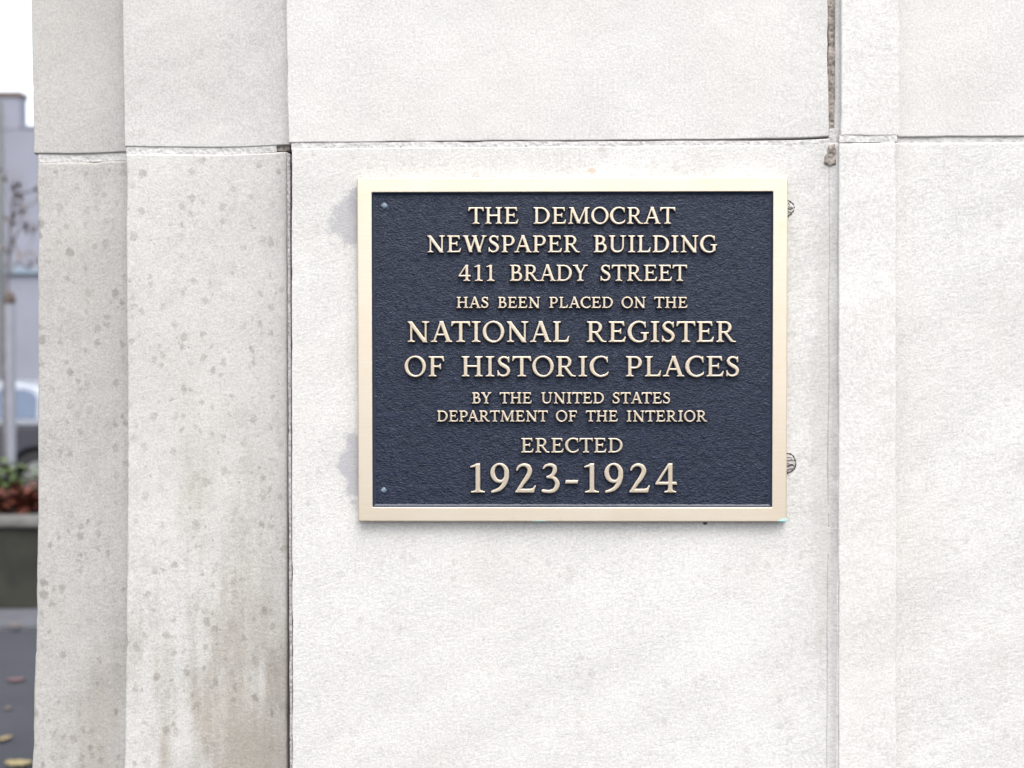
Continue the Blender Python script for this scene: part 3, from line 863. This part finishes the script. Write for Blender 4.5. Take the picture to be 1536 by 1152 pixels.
text_line([("1923-1924",704.4,1016)], 695.5, 739, 0.00004, "largest raised line reading 1923-1924")

# ------------------------------------------------------------------ street behind the corner
t = NT("asphalt")
n = t.noise(2.5, 5); n2 = t.noise(160, 3)
c = t.mix(t.mapr(n, 0.3, 0.7), (0.027, 0.029, 0.037), (0.042, 0.044, 0.054))
c = t.mix(t.mapr(n2, 0.35, 0.7, 0, 0.5), c, (0.09, 0.09, 0.10))
M_ASPH = t.done(c, 0.85, 0.0, t.bump(n2, 0.004, 0.6), 0.3)
M_CONC = simple("pale_concrete", (0.09, 0.092, 0.105), 0.9, 0.2, 6, 0.002)
g = 300.0
tag(mesh("ground", [(-g,-g,0),(g,-g,0),(g,g,0),(-g,g,0)], [(0,1,2,3)], M_ASPH), kind="structure")
p0, p1 = G(0, 946), G(0, 905)
mesh_ = MB().box((-16.0, p0[1], -0.05), (-0.9, p1[1]+1.6, 0.035), 0.01).build("pavement", M_CONC)
tag(mesh_, kind="structure")

# planter with its plants
yp = G(0, 913, 0.035)[1]
zr0 = W(0, 790, yp)[2]; zr1 = W(0, 776, yp)[2]
xa, xe = -7.6, W(70, 850, yp)[0]
planter = empty("planter", ((xa+xe)/2, yp+0.45, 0.035), "low dark concrete planter with pale rim standing beyond the stone corner", "planter")
m_pl = simple("mossy_concrete", (0.026, 0.026, 0.020), 0.95, 0.35, 5, 0.003)
MB().box((xa+0.04, yp, 0.035), (xe-0.04, yp+0.9, zr0), 0.01).build("wall", m_pl, planter)
mb = MB()
mb.box((xa, yp-0.04, zr0), (xe, yp+0.16, zr1), 0.012)
mb.box((xa, yp+0.78, zr0), (xe, yp+0.94, zr1), 0.012)
mb.box((xa, yp+0.162, zr0), (xa+0.16, yp+0.778, zr1), 0.012)
mb.box((xe-0.16, yp+0.162, zr0), (xe, yp+0.778, zr1), 0.012)
mb.build("rim", simple("pale_rim", (0.125, 0.122, 0.115), 0.9, 0.25, 12, 0.002), planter)
MB().box((xa+0.161, yp+0.161, zr0-0.02), (xe-0.161, yp+0.779, zr1-0.03)).build("soil", simple("soil", (0.035, 0.026, 0.02), 1.0, 0.4, 30, 0.01), planter)

def leafmat(name, a, b):
    t = NT(name)
    c = t.mix(t.mapr(t.noise(23, 3), 0.35, 0.65), a, b)
    return t.done(c, 0.6, 0.0, None, 0.3)
m_red = leafmat("red_leaf", (0.16, 0.035, 0.022), (0.075, 0.030, 0.022))
m_green = leafmat("green_leaf", (0.085, 0.12, 0.035), (0.05, 0.072, 0.028))
m_stem = simple("stem", (0.08, 0.06, 0.04), 0.8)
def leaf(mb, p, d, ln, wd, up):
    d = Vector(d).normalized(); s_ = d.cross(Vector(up)).normalized() if abs(d.dot(Vector(up).normalized())) < 0.97 else d.orthogonal().normalized()
    n_ = s_.cross(d)
    p = Vector(p)
    a, b, c = p+d*ln*0.35, p+d*ln*0.7-n_*ln*0.05, p+d*ln-n_*ln*0.16
    mb.add([p, a+s_*wd*0.5+n_*wd*0.12, a-n_*0, a-s_*wd*0.5+n_*wd*0.12, b+s_*wd*0.36, b, b-s_*wd*0.36, c],
           [(0,2,1),(0,3,2),(1,2,5,4),(2,3,6,5),(4,5,7),(5,6,7)])
def plant(name, base, h, spread, nstem, ln, mat, label, group, seed):
    r_ = random.Random(seed)
    root = empty(name, base, label, "plant", group)
    st, lf = MB(), MB()
    for k in range(nstem):
        a = r_.uniform(0, 6.28); sp = spread*r_.uniform(0.15, 1.0)
        hh_ = h*r_.uniform(0.55, 1.0)
        pts = [Vector(base)+Vector((math.cos(a)*sp*q*q, math.sin(a)*sp*q*q, hh_*q)) for q in (0, .35, .7, 1)]
        st.tube(pts, [0.005, .004, .003, .002], 5)
        for i in range(13):
            q = r_.uniform(0.3, 1.0)
            p = pts[0].lerp(pts[3], q)+Vector((r_.gauss(0,.02), r_.gauss(0,.02), r_.gauss(0,.015)))
            b = r_.uniform(0, 6.28)
            leaf(lf, p, (math.cos(b), math.sin(b), r_.uniform(-.5, .6)), ln*r_.uniform(.6, 1.2), ln*0.55*r_.uniform(.7, 1.2), (0, 0, 1))
    st.build("stem", m_stem, root)
    lf.build("foliage", mat, root)
    return root
zs = zr1-0.04
def at_px(px, dy): w = W(px, 780, yp+dy); return w[0]
plant("bedding_plant", (at_px(8, .25), yp+.25, zs), .24, .16, 12, .10, m_red, "bushy red-leaved plant at the photo's left edge in the dark planter", "plants in the planter", 1)
plant("bedding_plant", (at_px(42, .25), yp+.25, zs), .26, .17, 12, .10, m_red, "bushy red-leaved plant in the planter touching the stone corner's edge", "plants in the planter", 2)
plant("bedding_plant", (at_px(-55, .27), yp+.27, zs), .25, .2, 12, .10, m_red, "red-leaved plant in the planter just beyond the photo's left edge", "plants in the planter", 3)
plant("bedding_plant", (at_px(10, .55), yp+.55, zs), .36, .18, 11, .11, m_green, "green leafy plant behind the red ones, at the photo's left edge", "plants in the planter", 4)
plant("bedding_plant", (at_px(46, .55), yp+.55, zs), .36, .2, 11, .11, m_green, "green leafy plant behind the red ones, against the stone corner", "plants in the planter", 5)
plant("bedding_plant", (at_px(-50, .55), yp+.55, zs), .36, .2, 11, .11, m_green, "green leafy plant in the planter just beyond the photo's left edge", "plants in the planter", 6)

# fallen leaves
def fallen(px, py, ln, rz, col, label, z=0.0):
    w = G(px, py, z)
    mt = leafmat("fallen_leaf_tone", col, tuple(k*0.7 for k in col))
    N = 9
    V, F = [], []
    for i in range(N):
        q = i/(N-1); wd = 0.30*math.sin(math.pi*min(1, q*0.96+0.03))**0.8*(1+0.25*math.sin(q*19))
        for s_ in (-1, 0, 1):
            xx, yy = (q-0.5)*ln, s_*wd*ln
            V.append((w[0]+xx*math.cos(rz)-yy*math.sin(rz), w[1]+xx*math.sin(rz)+yy*math.cos(rz), z+0.007+0.16*ln*(abs(s_)*0.5+(q-0.5)**2)))
    for i in range(N-1):
        for k in (0, 1): F.append((i*3+k, i*3+k+1, i*3+4+k, i*3+3+k))
    o = mesh("fallen_leaf", V, F, mt, None, smooth=True)
    tag(o, label, "leaf", "fallen leaves on the asphalt")
fallen(24, 1023, .095, .2, (0.17, 0.10, 0.105), "pinkish fallen leaf on the dark asphalt beside the stone corner")
fallen(4, 1112, .085, .9, (0.26, 0.20, 0.11), "tan fallen leaf on the asphalt at the photo's left edge")
fallen(28, 1150, .12, -.1, (0.30, 0.25, 0.13), "yellow fallen leaf on the asphalt at the photo's bottom edge")
fallen(12, 1065, .05, 1.9, (0.16, 0.12, 0.10), "small brown fallen leaf on the asphalt between the pink and tan leaves")
fallen(22, 940, .07, .5, (0.20, 0.14, 0.08), "brown fallen leaf on the pale pavement in front of the planter", 0.035)

# white post behind the planter
yq = yp+1.9
b = W(16.5, 600, yq)
post_top = W(16.5, 446, yq)[2]
post = empty("white_post", (b[0], yq, 0.0), "slim white post with a brown cap standing behind the planter", "post")
MB().tube([(b[0], yq, 0), (b[0], yq, post_top-0.05)], 0.036, 20).build("shaft", simple("white_paint", (0.22, 0.23, 0.265), 0.5, 0.08, 9), post, smooth=False)
MB().tube([(b[0], yq, post_top-0.05), (b[0], yq, post_top-0.02), (b[0], yq, post_top+0.02), (b[0], yq, post_top+0.05)], [.041, .043, .034, .012], 20).build("cap", simple("brown_cap", (0.06, 0.04, 0.03), 0.6), post)

# bare young tree
yt = yp+3.4
tb = W(6, 600, yt)
tree = empty("young_tree", (tb[0], yt, 0.0), "bare young tree with a few brown leaves in front of the grey building", "tree")
m_bark = simple("pale_bark", (0.15, 0.14, 0.15), 0.9, 0.3, 25, 0.004)
tr = MB()
def tp(px, py, dy=0.0): w = W(px, py, yt+dy); return (w[0], w[1], w[2])
tr.tube([(tb[0], yt, 0), (tb[0]+.01, yt, 1.2), tp(7, 470), tp(13, 400), tp(16, 330), tp(22, 280), tp(24, 250)], [.035, .028, .024, .018, .014, .009, .004], 8)
tr.build("trunk", m_bark, tree, smooth=True)
br_ = MB()
for pts in ([(12,410),(24,395),(40,400),(60,396)], [(14,375),(28,345),(38,330),(55,335),(70,345)], [(15,350),(26,375),(44,392),(62,385)], [(16,335),(3,320),(-20,300),(-40,270)],
            [(17,320),(34,312),(52,304),(75,290)], [(20,300),(30,290),(44,288),(66,270)], [(12,405),(-5,380),(-30,372)], [(47,338),(50,355),(44,368)], [(18,310),(10,290),(4,262)], [(22,284),(30,268),(34,250)]):
    br_.tube([tp(a, b_, 0.12*math.sin(i*2.1+a)) for i, (a, b_) in enumerate(pts)], [.010, .008, .006, .003][:len(pts)] if len(pts) == 4 else ([.010, .008, .006, .005, .003] if len(pts) == 5 else [.007, .005, .003]), 6)
br_.build("branch", m_bark, tree, smooth=True)
lv = MB()
r_ = random.Random(5)
for (px, py, n_, sp) in ((24,274,7,.03),(25,289,7,.03),(27,302,8,.03),(16,324,16,.045),(15,372,12,.03),(47,340,12,.03),(42,390,7,.05),(58,288,7,.05),(-20,300,9,.06),(-30,372,9,.06),(62,390,8,.05),(4,262,6,.04),(33,310,6,.05)):
    for i in range(n_):
        p = Vector(tp(px, py))+Vector((r_.gauss(0, sp), r_.gauss(0, sp), r_.gauss(0, sp)))
        a = r_.uniform(0, 6.28)
        leaf(lv, p, (math.cos(a), math.sin(a), r_.uniform(-1.2, .1)), .075, .045, (0, 0, 1))
lv.build("foliage", leafmat("brown_leaf", (0.13, 0.115, 0.115), (0.16, 0.11, 0.085)), tree)

# car parked across the street
yc = yp+5.6
cx0 = W(52, 600, yc)[0]                # where the rear pillar begins
car = empty("parked_car", (cx0-1.4, yc+0.85, 0.0), "silver parked car with dark lower body partly hidden behind the stone corner", "car")
m_silver = simple("silver_paint", (0.30, 0.32, 0.36), 0.3, 0.03, 3, 0, 0.3)
m_dark = simple("car_lower_dark", (0.035, 0.035, 0.045), 0.35, 0.05, 3)  # lower body in one dark tone, cabin above it silver
m_glass = simple("car_glass", (0.07, 0.10, 0.16), 0.12, 0.1, 2, 0, 0.0, 0.8)
m_tyre = simple("tyre_rubber", (0.02, 0.02, 0.022), 0.9)
m_rim = simple("alloy_rim", (0.4, 0.4, 0.42), 0.35, 0.05, 3, 0, 0.8)
zroof = W(20, 573, yc+.2)[2]; zbelt = W(20, 634, yc)[2]
def car_x(d): return cx0+d
# lower body: side outline, wheel arches cut as arcs
def arch(cx, r, n=9): return [(cx-r*math.cos(math.pi*k/(n-1)), 0.30+r*math.sin(math.pi*k/(n-1))) for k in range(n)]
xw1, xw2 = car_x(-2.55), car_x(0.02)
low = [(car_x(-3.35), .22), (car_x(-3.42), .45), (car_x(-3.36), .66), (car_x(-2.9), zbelt-.10), (car_x(-2.2), zbelt-.03), (car_x(0.5), zbelt-.03), (car_x(0.72), .72), (car_x(0.74), .42), (car_x(0.68), .22)]
low += list(reversed([(a, max(b_, .22)) for a, b_ in arch(xw2, .36)])) + list(reversed([(a, max(b_, .22)) for a, b_ in arch(xw1, .36)]))
MB().prism(low, yc, yc+1.70).build("body", m_dark, car, bevel=0.03)
MB().prism([(car_x(-2.35), zbelt-.028), (car_x(-2.25), zbelt+.03), (car_x(.44), zbelt+.03), (car_x(.52), zbelt-.028)], yc-.006, yc+1.706).build("belt_trim", m_silver, car, bevel=0.008)
# cabin: pillars and roof as a solid, glass slabs proud of it
cab = [(car_x(-2.15), zbelt+.028), (car_x(-1.35), zroof-.06), (car_x(-1.0), zroof), (car_x(-.3), zroof), (car_x(-.05), zroof-.045), (car_x(.08), zroof-.12), (car_x(.38), zbelt+.028)]
v = [(a, yc+.03+(b_-zbelt)*.22, b_) for a, b_ in cab]+[(a, yc+1.67-(b_-zbelt)*.22, b_) for a, b_ in cab]
nn = len(cab)
MB().add(v, [tuple(range(nn)), tuple(reversed(range(nn, 2*nn)))]+[(i, i+nn, (i+1) % nn+nn, (i+1) % nn) for i in range(nn)]).build("cabin", m_silver, car, bevel=0.02)
def slab(poly, side):
    v, f = [], []
    for off in (0.010, -0.012):
        for a, b_ in poly:
            yy = yc+.03+(b_-zbelt)*.22
            v.append((a, yy-off if side < 0 else 2*yc+1.70-yy+off, b_))
    n_ = len(poly)
    f = [tuple(range(n_)), tuple(reversed(range(n_, 2*n_)))]+[(i, i+n_, (i+1) % n_+n_, (i+1) % n_) for i in range(n_)]
    return MB().add(v, f)
for side in (-1, 1):
    slab([(car_x(-.80), zbelt+.045), (car_x(-.80), zroof-.085), (car_x(-.16), zroof-.085), (car_x(-.06), zroof-.12), (car_x(-.01), zroof-.19), (car_x(-.0), zbelt+.045)], side).build("window", m_glass, car)
    slab([(car_x(-1.95), zbelt+.045), (car_x(-1.36), zroof-.11), (car_x(-1.15), zroof-.085), (car_x(-.88), zroof-.085), (car_x(-.88), zbelt+.045)], side).build("window", m_glass, car)
for xw in (xw1, xw2):
    for yy, dd in ((yc+.02, 1), (yc+1.50, -1)):
        def disc(r0, r1, ya, yb, nm, mt, par, k=24):
            V, F = [], []
            for (rr, q) in ((r1, ya), (r0, ya), (r0, yb), (r1, yb)):
                for i in range(k):
                    a = 2*math.pi*i/k; V.append((xw+rr*math.cos(a), q, .31+rr*math.sin(a)))
            for l in range(4):
                for i in range(k):
                    j = (i+1) % k; F.append((l*k+i, l*k+j, ((l+1) % 4)*k+j, ((l+1) % 4)*k+i))
            return mesh(nm, V, F, mt, par, smooth=False)
        wh = disc(.31, .20, yy, yy+.18, "wheel", m_tyre, car)
        disc(.199, .02, yy+.02, yy+.15, "rim", m_rim, wh)
MB().box((car_x(-3.43), yc+.15, .55), (car_x(-3.33), yc+.50, .67), .02).build("headlight", simple("lamp_glass", (.5, .5, .5), .15), car)
MB().box((car_x(-3.43), yc+1.2, .55), (car_x(-3.33), yc+1.55, .67), .02).build("headlight", simple("lamp_glass", (.5, .5, .5), .15), car)
m_tail = simple("tail_red", (.25, .02, .02), .2)
MB().box((car_x(.62), yc+.08, .62), (car_x(.745), yc+.36, .78), .02).build("tail_light", m_tail, car)
MB().box((car_x(.62), yc+1.34, .62), (car_x(.745), yc+1.62, .78), .02).build("tail_light", m_tail, car)
MB().box((car_x(-.35), yc-.022, zbelt-.10), (car_x(-.20), yc-.004, zbelt-.075), .004).build("door_handle", m_silver, car)
MB().box((car_x(-1.40), yc-.022, zbelt-.10), (car_x(-1.25), yc-.004, zbelt-.075), .004).build("door_handle", m_silver, car)

# grey building across the street
yb_ = yp+17.0
xs = W(32, 300, yb_)[0]; zt_ = W(10, 138, yb_)[2]; zl_ = W(40, 188, yb_)[2]
far = empty("grey_building", (xs, yb_, 0.0), "plain lilac-grey building with a stepped roofline across the street", "building")
m_far = simple("grey_render", (0.205, 0.212, 0.255), 0.9, 0.10, 0.8, 0.01)
m_far2 = simple("grey_render_low", (0.195, 0.198, 0.235), 0.9, 0.10, 0.8, 0.01)
MB().box((xs-16, yb_, 0), (xs+9, yb_+12, zl_-.08)).build("wall", m_far, far)
MB().box((xs-16, yb_-.012, zl_-.079), (xs, yb_+.3, zt_-.10)).build("parapet", m_far, far)
m_cop = simple("coping", (0.12, 0.085, 0.06), 0.8)
MB().box((xs-16.05, yb_-.05, zt_-.099), (xs+.03, yb_+.33, zt_), .01).build("coping", m_cop, far)
MB().box((xs+.031, yb_-.02, zl_-.079), (xs+9.05, yb_+12, zl_), .01).build("coping", m_far2, far)
zb1 = W(30, 401, yb_)[2]; zb0 = W(30, 411, yb_)[2]
MB().box((xs-.35, yb_-.09, zb0), (xs+8.9, yb_-.002, zb1), .01).build("trim_band", simple("teal_band", (0.19, 0.24, 0.29), 0.7), far)
xp = W(4.5, 500, yb_)[0]
MB().tube([(xp, yb_-.07, 0), (xp, yb_-.07, zt_-.2)], .035, 10).build("downpipe", simple("drab_pipe", (0.10, 0.11, 0.09), 0.6), far, smooth=True)
m_fr = simple("window_frame", (0.30, 0.31, 0.33), 0.5)
for lvl in (1.1, 4.2):
    for k in range(5):
        for (xw, yy, ok) in ((xs-2.6-2.7*k, yb_, True), (xs+1.7+2.4*k, yb_, k < 3)):
            if not ok: continue
            mb = MB()
            for (a, b_, c_, d_) in ((-.6, 0, -.52, 1.7), (.52, 0, .6, 1.7), (-.519, 0, .519, .08), (-.519, 1.62, .519, 1.7), (-.03, .081, .03, 1.619)):
                mb.box((xw+a, yy-.05, lvl+b_), (xw+c_, yy-.001, lvl+d_))
            w_ = mb.build("window", m_fr, far)
            MB().box((xw-.515, yy-.025, lvl+.085), (xw+.515, yy-.004, lvl+1.615)).build("pane", m_glass, w_)
